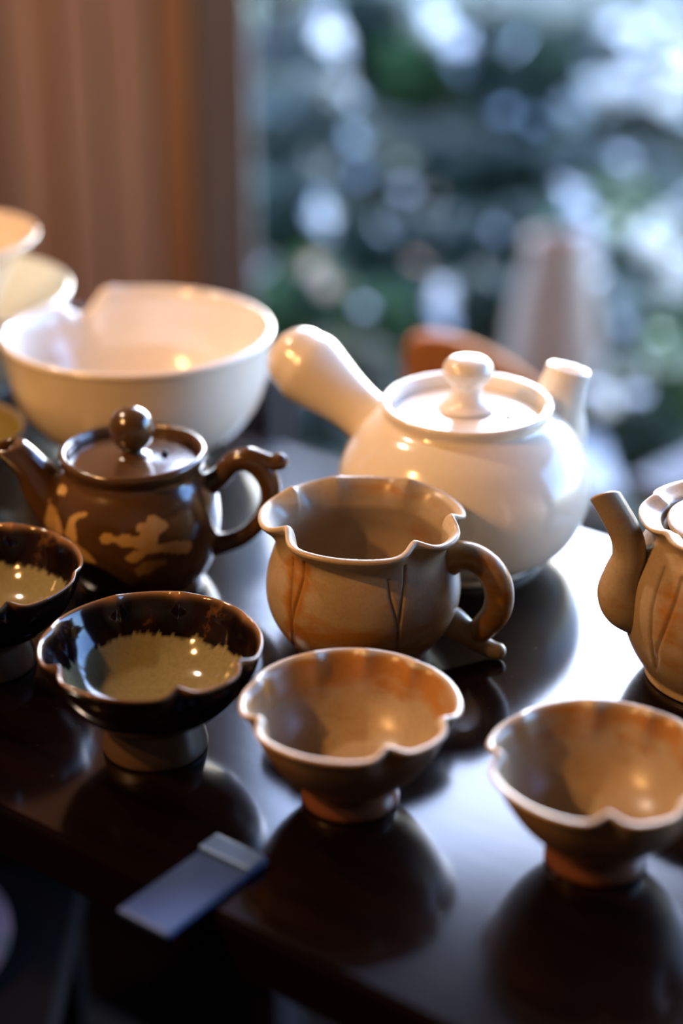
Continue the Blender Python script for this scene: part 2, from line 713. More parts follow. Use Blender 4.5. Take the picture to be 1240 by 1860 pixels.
def dark_bowl(px, py, label, rot):
    p = at_z(px, py, 0)
    h, R = .053, .0484
    V, F, T, inner = lathe(DARK_PROF, 320, 6, scallop([(d - rot, a, w) for d, a, w in
                           [(214, 1.0, 6), (290, .9, 6), (334, .9, 6), (78, .5, 6), (116, .55, 6), (30, .35, 7), (165, .4, 7)]],
                           R, h, .60, .075, .0020, .015, .0010))
    m = np.zeros((len(V), 3))
    # streaky upper border of the ash pool inside
    ph = (T / (2 * math.pi)) % 1.0
    n1 = rng.random(151) ** 2
    n2 = rng.random(61)
    streak = .0026 * np.interp(ph * 150, np.arange(151), n1) + .0016 * np.interp(ph * 60, np.arange(61), n2) - .0016
    big = .0011 * np.sin(2 * T + 0.9) + .0010 * np.sin(3 * T + 2.0)
    edge = .0352 + streak + big
    m[:, 0] = np.where(inner, smooth01((edge - V[:, 2]) / .0011 + .5), 0)
    m[:, 1] = np.exp(-((V[:, 2] - .0527) / .0019) ** 2) * (0.85 + .15 * np.sin(5 * T))
    m[:, 2] = np.where(~inner, smooth01((.0172 - V[:, 2]) / .0012), 0)
    o = mesh_obj('tea_bowl', V, F, TEN, mask=m, loc=p)
    tag(o, label, 'bowl', 'black-brown glazed footed bowls')
    return o


peach_cup(636, 1447, 'beige scalloped footed cup in front of the handled pitcher', 0, 1.1)
peach_cup(1081, 1557, 'blurred beige scalloped cup on a reddish foot, nearest at the front right', 25, .7)
dark_bowl(283, 1352, 'black-brown scalloped bowl with olive inside and clay foot, in front of the brown teapot', 0)
dark_bowl(-22, 1204, 'black-brown bowl cut off by the left edge of the photo', 37)

# ---- white spouted bowl
def white_bowl():
    p = at_z(260, 813, 0)
    prof = [(0, .004), (.028, .004), (.0335, .001), (.0345, 0), (.038, 0), (.039, .001), (.0395, .005), (.046, .008), (.060, .0165),
            (.071, .030), (.077, .046), (.0795, .062), (.0812, .0735), (.0822, .0765), (.0805, .0785), (.0775, .0770), (.0752, .070),
            (.0725, .050), (.067, .034), (.055, .021), (.036, .013), (.016, .0105), (0, .0103)]

    def mod(T, inner, r, z):
        w = smooth01((z / .078 - .45) / .55)
        g = np.exp(-(np.abs(adiff(T, 122)) / 7.5) ** 2.4)
        lip = smooth01((adiff(T, 128) + 6) / 14) * smooth01((adiff(T, 188) + 34) / -26 + 1.3)
        s = np.exp(-(np.abs(adiff(T, 110)) / 6) ** 2)
        return r + w * (.0040 * lip + .002 * g), z - w * (.0150 * g + .0060 * lip) + w * .0018 * s
    V, F, T, inner = lathe(prof, 192, 5, mod)
    o = mesh_obj('spouted_bowl', V, F, PORC, loc=p)
    tag(o, 'large white glazed bowl with a notched pouring lip behind the brown teapot', 'bowl')


white_bowl()

# ---- two nested bowls at the far left
def stack():
    p = at_y(-105, 528, 1.135)
    z0 = p[2] - TZ
    k = z0 / .060
    R = .0845
    prof = [(0, .004), (.030, .004), (.0345, .001), (.0355, 0), (.0395, 0), (.041, .001), (.0415, .004), (.052, .009), (.066, .022), (.076, .039),
            (.0815, .053), (R, .0595), (R - .001, .062), (.0815, .0605), (.0775, .053), (.071, .0395), (.061, .025), (.046, .0145), (.024, .011), (0, .0108)]
    V, F, T, inner = lathe([(r, z * k) for r, z in prof], 96, 5)
    o = mesh_obj('nesting_bowl', V, F, PORC2, loc=(p[0], p[1], TZ))
    tag(o, 'cream bowl with greenish inside under a smaller bowl at the far left', 'bowl', 'nested bowls')
    q = at_y(-105, 427, 1.135)
    base = .0108 * k + .0006
    h = q[2] - TZ - base
    R = .0655
    prof = [(0, .004), (.018, .004), (.0215, .001), (.0225, 0), (.026, 0), (.027, .001), (.0265, .005), (.029, .012), (.033, .027), (.040, .047),
            (.052, .066), (R - .002, .0755), (R, .079), (.0625, .0785), (.049, .068), (.037, .049), (.030, .029), (.024, .0165), (.012, .0125), (0, .012)]
    k2 = h / .079
    V, F, T, inner = lathe([(r, z * k2) for r, z in prof], 96, 5)
    o = mesh_obj('nesting_bowl', V, F, PEACH, loc=(p[0], p[1], TZ + base))
    tag(o, 'cream bowl with peach inside set in a wider bowl, topmost at the far left', 'bowl', 'nested bowls')


stack()

# ---- grey green bowl, left edge
def celadon_bowl():
    p = at_y(-100, 776, 0.955)
    h = p[2] - TZ
    k = h / .052
    m, nt, b = new_mat('grey_celadon_glaze')
    ch = mask_ch(nt)
    f = noise(nt, 40)
    ins = ramp(nt, f, [(0.3, (0.15, 0.115, 0.028)), (0.7, (0.20, 0.16, 0.05))])
    out = ramp(nt, f, [(0.3, (0.045, 0.05, 0.05)), (0.7, (0.07, 0.075, 0.072))])
    c = mixc(nt, ch[0], out, ins)
    nt.links.new(mixc(nt, ch[1], c, (0.24, 0.20, 0.18)), b.inputs['Base Color'])
    b.inputs['Roughness'].default_value = .25
    prof = [(r * .94, z * k * .98) for r, z in DARK_PROF]
    V, F, T, inner = lathe(prof, 128, 5)
    mk = np.zeros((len(V), 3))
    mk[:, 0] = inner
    mk[:, 1] = np.exp(-((V[:, 2] - .0525 * k) / .0020) ** 2)
    o = mesh_obj('tea_bowl', V, F, m, mask=mk, loc=(p[0], p[1], TZ))
    tag(o, 'dark grey bowl with olive inside beside the brown teapot spout, cut off at the left', 'bowl')


celadon_bowl()


# ---- pots
def lid_mesh(R, dome, knob):
    prof = [(0, -.004), (R * .86, -.004), (R * .88, -.0005), (R * .985, -.0005), (R, .0006), (R * .985, .0018), (R * .8, .0022 + dome * .25),
            (R * .5, .0022 + dome * .65), (R * .30, .0022 + dome)] + knob
    return prof


def white_teapot():
    p = at_z(839, 1004, 0)
    t = thing('side_handled_teapot', 'white crackle glazed teapot with a thick side handle and knobbed lid', 'teapot', p)
    prof = [(0, .004), (.030, .004), (.0355, .001), (.0365, 0), (.0405, 0), (.0420, .0012), (.0425, .004), (.0490, .0075), (.0585, .0155), (.0650, .028),
            (.0675, .042), (.0655, .055), (.0585, .068), (.0505, .0765), (.0448, .0805), (.0435, .0830), (.0448, .0860), (.0452, .0878), (.0440, .0890),
            (.0418, .0888), (.0402, .0870), (.0397, .0820), (.0390, .0790), (.0360, .0780), (.0372, .0760), (.0470, .0720), (.0580, .0600), (.0610, .042), (.056, .022), (.040, .009), (0, .008)]
    V, F, T, inner = lathe(prof, 128, 5)
    mesh_obj('body', V, F, PORC, t)
    # lid
    R = .0390
    kn = [(.0150, .0064), (.0110, .0090), (.0085, .0140), (.0082, .0185), (.0112, .0215), (.0131, .0250), (.0128, .0290), (.0096, .0325), (.004, .0340), (0, .0342)]
    V, F, T, inner = lathe(lid_mesh(R, .0030, kn), 96, 5)
    lid = mesh_obj('lid', V, F, PORC, t, loc=(0, 0, .0795))
    hV, hF = tube([(0, 0, 0), (0, 0, .0012)], [.0016, .0016], 2, 12)
    mesh_obj('steam_hole', hV, hF, simple('grey_green_hole', (0.05, 0.08, 0.07), (0.08, 0.1, 0.09), 50, .6), lid, loc=(.0210, -.010, .0030))
    # handle, back left
    a = math.radians(150)
    c, s = math.cos(a), math.sin(a)

    def pt(rr, z):
        return (c * rr, s * rr, z)
    V, F = tube([pt(.046, .058), pt(.059, .0670), pt(.071, .0745), pt(.084, .0820), pt(.095, .0885), pt(.102, .0925)],
                [.0180, .0145, .0148, .0180, .0205, .0190], 8, 32)
    mesh_obj('handle', V, F, PORC, t)
    # spout, back right
    a = math.radians(31)
    c, s = math.cos(a), math.sin(a)
    V, F = tube([pt(.040, .040), pt(.0520, .048), pt(.0590, .060), pt(.0605, .072), pt(.0625, .083), pt(.0665, .0940)],
                [.026, .0235, .0180, .0146, .0130, .0118], 8, 32, hollow=.02, cut=((0.0, 0.0, -.25), .02))
    mesh_obj('spout', V, F, PORC, t)


white_teapot()

CRANE = [
    [(200, 430), (225, 470), (245, 520), (258, 570), (250, 580), (215, 565), (185, 545), (180, 510), (193, 470)],
    [(262, 575), (275, 535), (284, 505), (315, 487), (350, 481), (360, 489), (352, 500), (320, 508), (306, 530), (312, 570), (314, 606), (285, 600)],
    [(290, 590), (330, 630), (365, 655), (402, 702), (375, 696), (340, 680), (315, 650)],
    [(236, 380), (250, 366), (268, 372), (274, 392), (262, 414), (244, 410), (234, 398)],
]
CLOUD = [
    [(410, 590), (425, 574), (455, 574), (480, 590), (500, 578), (530, 578), (560, 586), (588, 572), (562, 562), (562, 540), (580, 524), (604, 524), (610, 502),
     (640, 494), (664, 512), (690, 522), (697, 545), (672, 566), (655, 575), (652, 600), (650, 618), (700, 610), (720, 602), (750, 606), (785, 600), (796, 622),
     (780, 650), (745, 657), (700, 652), (640, 650), (606, 656), (588, 676), (560, 694), (524, 688), (512, 672), (540, 652), (572, 640), (545, 628), (500, 630), (475, 606), (440, 616), (415, 608)],
    [(556, 722), (590, 692), (640, 684), (682, 680), (692, 700), (650, 716), (612, 742), (570, 748)],
]


def brown_teapot():
    p = at_z(253, 1046, 0)
    t = thing('brown_teapot', 'brown glazed teapot with cream crane and cloud drawing and ball knob lid', 'teapot', p)
    prof = [(0, .004), (.024, .004), (.0285, .001), (.0295, 0), (.0325, 0), (.0338, .001), (.0340, .0035), (.0378, .0085), (.0415, .0170), (.0435, .0280),
            (.0440, .0380), (.0428, .0480), (.0398, .0570), (.0368, .0625), (.0362, .0655), (.0374, .0685), (.0379, .0710), (.0370, .0728),
            (.0352, .0730), (.0340, .0712), (.0336, .0690), (.0334, .0650), (.0318, .0640), (.0322, .0620), (.0370, .0540), (.0390, .0380), (.037, .018), (.028, .007), (0, .0065)]
    V, F, T, inner = lathe(prof, 560, 9)

    def drawing(V, front):
        px, py = project(local_to_world(V, p))
        cx, cy = px * 2.296 - 6, (py - 720) * 2.296
        m = np.zeros((len(V), 3))
        for poly in CRANE + CLOUD[:1]:
            m[:, 0] = np.maximum(m[:, 0], (in_poly(cx, cy, poly) & front) * 1.0)
        m[:, 0] = np.maximum(m[:, 0], (in_poly(cx, cy, CLOUD[1]) & front) * 0.45)
        return m
    m = drawing(V, (~inner) & (np.sin(T) < 0.35))
    mesh_obj('body', V, F, BROWN, t, mask=m)
    R = .0330
    kn = [(.0080, .0052), (.0052, .0065), (.0050, .0078), (.0080, .0100), (.0106, .0140), (.0115, .0190), (.0106, .0240), (.0078, .0280), (.0035, .0302), (0, .0306)]
    V, F, T, inner = lathe(lid_mesh(R, .0022, kn), 96, 6)
    lid = mesh_obj('lid', V, F, BROWN, t, loc=(0, 0, .0655))
    hV, hF = tube([(0, 0, 0), (0, 0, .0010)], [.0019, .0019], 2, 14)
    mesh_obj('steam_hole', hV, hF, simple('black_hole', (0.004, 0.003, 0.003), (0.006, 0.004, 0.004), 50, .7), lid, loc=(.0165, .0015, .0034))
    # spout to the left, a little to the front
    V, F = tube([(-.0290, -.003, .0405), (-.0370, -.004, .0450), (-.0450, -.005, .0530), (-.0500, -.006, .0625), (-.0555, -.007, .0710), (-.0625, -.008, .0785)],
                [.0200, .0175, .0128, .0098, .0084, .0076], 14, 56, hollow=.016, cut=((-.55, 0, -.35), .016))
    mesh_obj('spout', V, F, BROWN, t, mask=drawing(V, V[:, 1] < -.002))
    # ear handle to the right with thumb rest
    V, F = tube([(.036, -.003, .0525), (.0445, -.003, .0590), (.0510, -.003, .0665), (.0590, -.004, .0690), (.0660, -.004, .0640), (.0705, -.005, .0540),
                 (.0690, -.005, .0420), (.0620, -.006, .0320), (.0530, -.006, .0250), (.040, -.005, .0205)],
                [.0066, .0056, .0056, .0062, .0062, .0056, .0050, .0048, .0050, .0060], 8, 20)
    mesh_obj('handle', V, F, BROWN, t)
    V, F = tube([(.052, -.0035, .0672), (.059, -.004, .0702), (.0650, -.004, .0690), (.0710, -.004, .0672), (.0760, -.004, .0680)],
                [.0050, .0054, .0050, .0046, .0046], 8, 18)
    mesh_obj('thumb_rest', V, F, BROWN, t)


brown_teapot()

PN = [(211, 1.0, 9), (303, .9, 9), (349, 1.0, 8), (57, .9, 9), (108, .45, 10), (148, 1.15, 7)]
GROOVES = [
    [(531, 1016), (529, 1060), (527, 1100), (530, 1140), (533, 1175)],
    [(553, 1018), (551, 1050), (543, 1080), (534, 1108), (530, 1130)],
    [(735, 1022), (734, 1060), (729, 1100), (724, 1140), (721, 1180)],
    [(705, 1054), (709, 1085), (716, 1110), (721, 1130), (723, 1145)],
]


def pitcher():
    p = at_z(659, 1168, 0)
    h, R = .0705, .0492
    t = thing('serving_pitcher', 'beige and orange handled pitcher with petal rim and incised stems', 'pitcher', p)
    prof = [(0, .003), (.024, .003), (.0275, .0008), (.0285, 0), (.0318, 0), (.0330, .0010), (.0355, .0050), (.0412, .0125), (.0455, .0215), (.0472, .0310),
            (.0464, .0410), (.0440, .0500), (.0422, .0560), (.0424, .0600), (.0446, .0642), (.0474, .0670), (.0490, .0688),
            (.0486, .0704), (.0466, .0706), (.0438, .0684), (.0410, .0640), (.0395, .0600), (.0388, .0560), (.0403, .0500), (.0430, .0410), (.0438, .031), (.042, .021), (.037, .0125), (.028, .0080), (.012, .0065), (0, .0064)]

    def extra(T, inner, r, z, w):
        sp = np.exp(-(np.abs(adiff(T, 181)) / 24) ** 2.4)
        fr = np.exp(-(np.abs(adiff(T, 258)) / 34) ** 3)
        bk = np.exp(-(np.abs(adiff(T, 84)) / 40) ** 3)
        return r + w * (.0008 * sp - .0012 * fr - .0012 * bk), z + w * (.0012 * sp)
    V, F, T, inner = lathe(prof, 480, 8, scallop(PN, R, h, .74, .115, .0034, .014, .0016, extra))
    px, py = project(local_to_world(V, p))
    front = (~inner) & (np.sin(T) < 0.2) & (V[:, 2] > .004) & (V[:, 2] < .062)
    g = np.zeros(len(V))
    for ln in GROOVES:
        d = seg_dist(px, py, ln)
        g = np.maximum(g, np.where(front, np.exp(-(d / 2.4) ** 2), 0))
    halo = np.zeros(len(V))
    for ln in GROOVES[:2]:
        d = seg_dist(px, py, ln)
        halo = np.maximum(halo, np.where(front, np.exp(-(d / 12.0) ** 2), 0))
    rr = np.hypot(V[:, 0], V[:, 1])
    sc = np.where(rr > 1e-6, 1 - g * .0008 / np.maximum(rr, 1e-6), 1)
    V[:, 0] *= sc
    V[:, 1] *= sc
    m = np.zeros((len(V), 3))
    band = np.exp(-((V[:, 2] - .024) / .012) ** 2) * np.exp(-(np.abs(adiff(T, 262)) / 38) ** 2)
    m[:, 0] = np.where(inner, .12 + .5 * smooth01((V[:, 2] - .058) / .01) * (.5 + .5 * np.sin(T * 2 - .6)),   .20 + .62 * band + .75 * halo + .3 * smooth01((.016 - V[:, 2]) / .014) + .35 * np.exp(-((V[:, 2] - .022) / .012) ** 2) * np.exp(-(np.abs(adiff(T, 322)) / 14) ** 2))
    lip = smooth01((V[:, 2] - .0655) / .003) * (inner | (V[:, 2] > .0692))
    lobe = np.exp(-(np.abs(adiff(T, 181)) / 27) ** 4) * smooth01((V[:, 2] - .058) / .006) * inner
    lip = np.maximum(lip * (.75 - .55 * np.exp(-(np.abs(adiff(T, 95)) / 50) ** 4)), .9 * lobe)  # lip and spout lobe paled to carry painted skylight
    m[:, 0] = m[:, 0] * (1 - lip) - lip
    m[:, 1] = g * .5
    mesh_obj('body', V, F, ASH, t, mask=m)
    # loop handle to the right
    a = math.radians(-14)
    c, s = math.cos(a), math.sin(a)

    def pt(x, z, y=0.0):
        return (c * x - s * y, s * x + c * y, z)
    path = [pt(.0395, .0500), pt(.0465, .0535), pt(.0545, .0530), pt(.0625, .0470), pt(.0665, .0370), pt(.0655, .0260), pt(.0595, .0165), pt(.0555, .0125)]
    V, F = tube(path, [.0085, .0076, .0072, .0072, .0072, .0070, .0064, .0052], 8, 24)
    m = np.zeros((len(V), 3))
    m[:, 0] = .70
    mesh_obj('handle', V, F, ASH, t, mask=m)
    V, F = tube([pt(.0390, .0200), pt(.0455, .0165), pt(.0520, .0120), pt(.0580, .0080), pt(.0630, .0055), pt(.0675, .0045)],
                [.0086, .0078, .0062, .0048, .0044, .0040], 8, 20)
    m = np.zeros((len(V), 3))
    m[:, 0] = .2
    mesh_obj('handle_branch', V, F, ASH, t, mask=m)


pitcher()


def ash_teapot():
    p = at_z(1312, 1222, 0)
    t = thing('petal_teapot', 'beige teapot with curved spout and petal rim, half out of frame at right', 'teapot', p)
    prof = [(0, .003), (.028, .003), (.0325, .0008), (.0335, 0), (.0365, 0), (.0375, .0010), (.0372, .0040), (.0400, .0075), (.0455, .0170), (.0495, .0290),
            (.0505, .0420), (.0482, .0550), (.0438, .0660), (.0402, .0725), (.0394, .0755), (.0412, .0790), (.0438, .0812), (.0448, .0824),
            (.0442, .0836), (.0420, .0836), (.0385, .0818), (.0350, .0800), (.0338, .0770), (.0318, .0740), (.0420, .0640), (.0465, .0420), (.044, .021), (.030, .0075), (0, .0070)]
    V, F, T, inner = lathe(prof, 360, 8, scallop([(150, .9, 8), (208, .8, 8), (262, .8, 8), (310, .8, 8), (0, .8, 8), (55, .8, 8), (105, .8, 8)], .044, .084, .88, .07, .0014, .02, .0010))
    px, py = project(local_to_world(V, p))
    front = (~inner) & (np.sin(T) < 0.3) & (V[:, 2] < .075)
    g = np.zeros(len(V))
    for ln in ([(1205, 1030), (1192, 1068), (1182, 1110), (1181, 1160), (1188, 1200)], [(1238, 1050), (1225, 1095), (1208, 1140), (1192, 1180), (1190, 1215)]):
        d = seg_dist(px, py, ln)
        g = np.maximum(g, np.where(front, np.exp(-(d / 2.6) ** 2), 0))
    patch = np.where(front, np.exp(-((px - 1212) / 26) ** 2 - ((py - 1120) / 62) ** 2), 0)
    rr = np.maximum(np.hypot(V[:, 0], V[:, 1]), 1e-6)
    V[:, 0] *= 1 - g * .0008 / rr
    V[:, 1] *= 1 - g * .0008 / rr
    m = np.zeros((len(V), 3))
    lip = smooth01((V[:, 2] - .0790) / .002) * (inner | (V[:, 2] > .0822))
    m[:, 0] = (.10 + .75 * patch) * (1 - lip) - .6 * lip  # rim sheen painted as paler glaze on the lip
    m[:, 1] = g * .7
    mesh_obj('body', V, F, ASH, t, mask=m)
    kn = [(.0100, .0060), (.0080, .0090), (.0070, .0140), (.0095, .0190), (.0115, .0240), (.0105, .0290), (.0060, .0320), (0, .0326)]
    V, F, T, inner = lathe(lid_mesh(.0322, .003, kn), 96, 5)
    m = np.zeros((len(V), 3))
    m[:, 0] = .15
    mesh_obj('lid', V, F, ASH, t, mask=m, loc=(0, 0, .0785))
    V, F = tube([(-.042, -.005, .0335), (-.0500, -.006, .0400), (-.0528, -.006, .0475), (-.0520, -.006, .0560), (-.0500, -.006, .0655), (-.0520, -.006, .0760), (-.0580, -.006, .0875), (-.0628, -.006, .0955)],
                [.0100, .0110, .0108, .0092, .0080, .0074, .0070, .0068], 8, 28, hollow=.018, cut=((-.30, -.75, 0), .016))
    m = np.zeros((len(V), 3))
    m[:, 0] = .14
    mesh_obj('spout', V, F, ASH, t, mask=m)
    a = [(.044, 0, .066), (.058, 0, .074), (.072, 0, .066), (.076, 0, .046), (.066, 0, .026), (.046, 0, .022)]
    V, F = tube(a, [.0065, .006, .006, .006, .006, .0065], 8, 20)
    m = np.zeros((len(V), 3))
    m[:, 0] = .6
    mesh_obj('handle', V, F, ASH, t, mask=m)


ash_teapot()


# ------------------------------------------------------------------ table and furniture
def tpos(n, t, z):
    return (NR[0] * n + TR[0] * t, NR[1] * n + TR[1] * t, z)


def table():
    n0, n1, t0, t1 = .423, .806, -1.22, .55
    c = tpos((n0 + n1) / 2, (t0 + t1) / 2, 0)
    t = thing('tea_table', 'long dark lacquered tea table under all the pots and cups', 'table', c, TROT)
    L, D = t1 - t0, n1 - n0
    box('tabletop', L, D, .024, LACQ, t, loc=(0, 0, TZ - .024))
    edge = simple('dark_red_edge_shade', (0.0016, 0.0003, 0.0002), (0.0026, 0.0005, 0.0004), 20, .9, None, 0, 0, .05)
    box('edge_shade_strip', L, .003, .0225, edge, t, loc=(0, -D / 2 - .0012, TZ - .024))  # dark strip added over the lit side to paint it into shade
    for y in (-1, 1):
        box('apron', L - .14, .02, .07, LACQ, t, loc=(0, y * (D / 2 - .075), TZ - .095))
    for x in (-1, 1):
        box('apron', .02, D - .12, .07, LACQ, t, loc=(x * (L / 2 - .05), 0, TZ - .095))
        for y in (-1, 1):
            box('leg', .045, .045, TZ - .024, LACQ, t, loc=(x * (L / 2 - .045), y * (D / 2 - .075), 0), bev=.003)


table()


def bench():
    # dark bench with its upright back against the far side of the table
    n0 = .832
    tt = min(np.linspace(-.9, -.4, 501), key=lambda t: abs(project(np.array([tpos(n0, t, TZ)]))[0][0] - 482))
    top = at_y(482, 684, tpos(n0, tt, 0)[1])[2]
    L = .62
    o = thing('bench', 'dark wooden bench back standing behind the white bowl', 'bench', tpos(n0, tt - L / 2, 0), TROT)
    box('backrest', L, .034, top - .135, DARKWOOD, o, loc=(0, .017, .135), bev=.003)
    box('seat', L, .18, .03, DARKWOOD, o, loc=(0, .034 + .09, .40), bev=.003)
    for x in (-1, 1):
        box('leg', .035, .034, .135, DARKWOOD, o, loc=(x * (L / 2 - .02), .017, 0))
        box('leg', .035, .035, .40, DARKWOOD, o, loc=(x * (L / 2 - .02), .034 + .16, 0))


bench()


def orange_chair():
    Y = 1.38
    pix = [(731, 760), (731, 640), (738, 612), (760, 602), (800, 604), (838, 614), (880, 632), (920, 655), (965, 690), (1000, 720), (1010, 760)]
    P = np.array([at_y(x + 6, y + 8, Y) for x, y in pix])
    cx = (P[:, 0].min() + P[:, 0].max()) / 2
    m = simple('orange_brown_wood', (0.42, 0.135, 0.026), (0.54, 0.185, 0.04), 9, .75, (4, 4, 1), spec=.15)
    t = thing('dining_chair', 'orange-brown wooden chair with rounded back behind the white teapot', 'chair', (cx, Y, 0))
    zb = .50
    top = [(x - cx, z) for x, z in zip(P[:, 0], P[:, 2])]
    top[0] = (top[0][0], zb)
    top[-1] = (top[-1][0], zb)
    n = len(top)
    V = [(x, 0, z) for x, z in top] + [(x, .013, z) for x, z in top]
    F = [tuple(range(n)), tuple(range(2 * n - 1, n - 1, -1))] + [((i + 1) % n, i, n + i, n + (i + 1) % n) for i in range(n)]
    o = mesh_obj('backrest', V, F, m, t, smooth=False)
    bv = o.modifiers.new('bevel', 'BEVEL')
    bv.width = .002
    bv.segments = 2
    w = P[:, 0].max() - P[:, 0].min()
    box('seat', w - .02, .36, .03, m, t, loc=(0, .19, .42), bev=.006)
    for x in (-1, 1):
        box('back_post', .022, .022, .09, m, t, loc=(x * (w / 2 - .025), .011, .445))
        for y in (.035, .35):
            box('leg', .03, .03, .42, m, t, loc=(x * (w / 2 - .03), y, 0), bev=.003)


orange_chair()


def small_items():
    # flat blue-grey metal plate lying across the front edge of the table
    c = at_z(346, 1610, 0.003)
    m = simple('blue_grey_metal', (0.020, 0.050, 0.17), (0.028, 0.065, 0.21), 30, .45, None, 0, .25)
    m2 = simple('pale_blue_metal', (0.07, 0.15, 0.36), (0.09, 0.18, 0.42), 30, .40, None, 0, .25)
    t = thing('metal_tag', 'small flat blue-grey plate lying across the front edge of the table', 'plate', (c[0] + NR[0] * .002, c[1] + NR[1] * .002, TZ + .0003), TROT)
    box('plate', .0265, .060, .003, m, t, loc=(0, 0, 0), bev=.0012)
    box('end_strip', .0265, .011, .002, m2, t, loc=(0, .0235, .003), bev=.0008)
    # dark stool with a pink patterned cushion, lower left
    q = at_z(-180, 1640, -.26)
    matte = simple('matte_black_stool_wood', (0.004, 0.003, 0.003), (0.007, 0.005, 0.005), 12, .9, None, 0, 0, .05)
    st = thing('stool', 'dark stool in the shadow below the left end of the table', 'stool', (q[0], q[1], 0))
    zs = q[2] - .045
    box('seat', .20, .20, .025, matte, st, loc=(0, 0, zs - .025), bev=.004)
    for x in (-1, 1):
        for y in (-1, 1):
            box('leg', .03, .03, zs - .025, matte, st, loc=(x * .08, y * .08, 0))
    mc, nt, b = new_mat('plum_patterned_cloth')
    f = noise(nt, 60, 2)
    nt.links.new(ramp(nt, f, [(0.42, (0.005, 0.001, 0.003)), (0.52, (0.05, 0.008, 0.03)), (0.66, (0.07, 0.02, 0.008))]), b.inputs['Base Color'])
    b.inputs['Roughness'].default_value = .8
    prof = [(0, 0), (.05, 0), (.062, .006), (.066, .018), (.062, .030), (.045, .040), (.02, .044), (0, .045)]
    V, F, T, inner = lathe(prof, 64, 5)
    o = mesh_obj('cushion', V, F, mc, loc=(q[0], q[1], zs))
    tag(o, 'plum patterned round cushion showing at the lower left edge', 'cushion')


small_items()

# ------------------------------------------------------------------ garden plants, rocks, jar
LEAF = [m_leaf('dark_teal_leaf', (0.030, 0.050, 0.026), (0.062, 0.092, 0.046)),
        m_leaf('green_leaf', (0.05, 0.105, 0.022), (0.09, 0.16, 0.045)),
        m_leaf('blue_grey_leaf', (0.095, 0.105, 0.072), (0.17, 0.185, 0.125)),
        m_leaf('olive_leaf', (0.09, 0.084, 0.033), (0.165, 0.14, 0.06)),
        m_leaf('haze_pale_leaf', (0.17, 0.18, 0.13), (0.30, 0.31, 0.23))]  # last one is lightened to paint in the bright haze at the right
BARK = simple('grey_bark', (0.05, 0.042, 0.04), (0.09, 0.075, 0.07), 20, .85)


planted = [(-.20, 4.6, .10)]


def shrub(px, py, size, kind, dens=420, leaf=.05):
    size *= .66
    x, y = hit_ground(px, py + size * 330)
    # keep clear of the shrubs already planted
    for ox, oy, osz in planted:
        size = min(size, max(math.hypot(x - ox, (y - oy) * 1.15) / 1.12 - osz, .075))
    planted.append((x, y, size))
    z = ground_h(x, y)
    look = ('dark teal', 'bright green', 'blue-grey', 'olive', 'haze-paled')[kind]
    where = 'high on the garden bank' if py < 230 else 'halfway up the garden bank' if py < 400 else 'low in the garden' if py < 560 else 'close outside the opening'
    t = thing('garden_shrub', 'out of focus %s shrub %s' % (look, where), 'shrub', (x, y, z), 0, '%s shrubs %s' % (look, where))
    V, F = [], []
    N = dens
    for i in range(N):
        u = rng.normal(size=3)
        u /= np.linalg.norm(u)
        rr = size * (0.55 + .45 * rng.random() ** .5) * (1 + .25 * math.sin(5 * u[0] + 3 * u[1] + px))
        c = np.array([u[0] * rr, u[1] * rr * .8, max(.02, size * .75 + u[2] * rr * .85)])
        nrm = u + rng.normal(size=3) * .6 + np.array([0, -.2, .5])
        nrm /= np.linalg.norm(nrm)
        a = np.cross(nrm, rng.normal(size=3))
        a /= np.linalg.norm(a)
        b = np.cross(nrm, a)
        L = leaf * (.7 + .6 * rng.random())
        k = len(V)
        V += [c - a * L, c - a * L * .2 + b * L * .42 - nrm * L * .08, c + a * L, c - a * L * .2 - b * L * .42 - nrm * L * .08, c + nrm * L * .1]
        F += [(k, k + 4, k + 1), (k + 1, k + 4, k + 2), (k + 2, k + 4, k + 3), (k + 3, k + 4, k)]
    stuff(mesh_obj('foliage', V, F, LEAF[kind], t))
    for j in range(3):
        V, F = tube([(0.02 * j - .02, 0, -.03), (.06 * (j - 1), .02, size * .5), (.18 * (j - 1) * size / .4, .03, size * 1.0)], [.012, .009, .004], 4, 8)
        mesh_obj('stem', V, F, BARK, t)
    return t


SHRUBS = [
    (540, 120, .34, 2), (660, 60, .34, 0), (760, 110, .36, 1), (900, 60, .42, 0), (1010, 160, .38, 0), (1140, 110, .40, 2), (1250, 200, .36, 4), (430, 60, .30, 3),
    (560, 300, .26, 2), (690, 320, .26, 3), (800, 300, .28, 0), (920, 300, .30, 0), (1060, 320, .28, 2), (1190, 340, .28, 4),
    (540, 440, .19, 0), (640, 470, .20, 0), (740, 450, .20, 2), (840, 470, .21, 0), (930, 440, .20, 0), (1100, 480, .20, 1), (1210, 490, .22, 4),
    (560, 600, .14, 1), (680, 620, .14, 1), (790, 600, .14, 0), (880, 580, .15, 0), (1090, 640, .14, 4), (1200, 650, .16, 1), (1170, 780, .12, 1), (1240, 740, .14, 1),
    (620, 720, .10, 3), (1100, 790, .10, 4), (1215, 775, .15, 1), (1150, 830, .08, 0), (570, 780, .08, 2),
]
shrubs = []
for a in SHRUBS:
    o_ = shrub(*a)
    shrubs.append((a[:2] + (planted[-1][2], a[3]), o_))

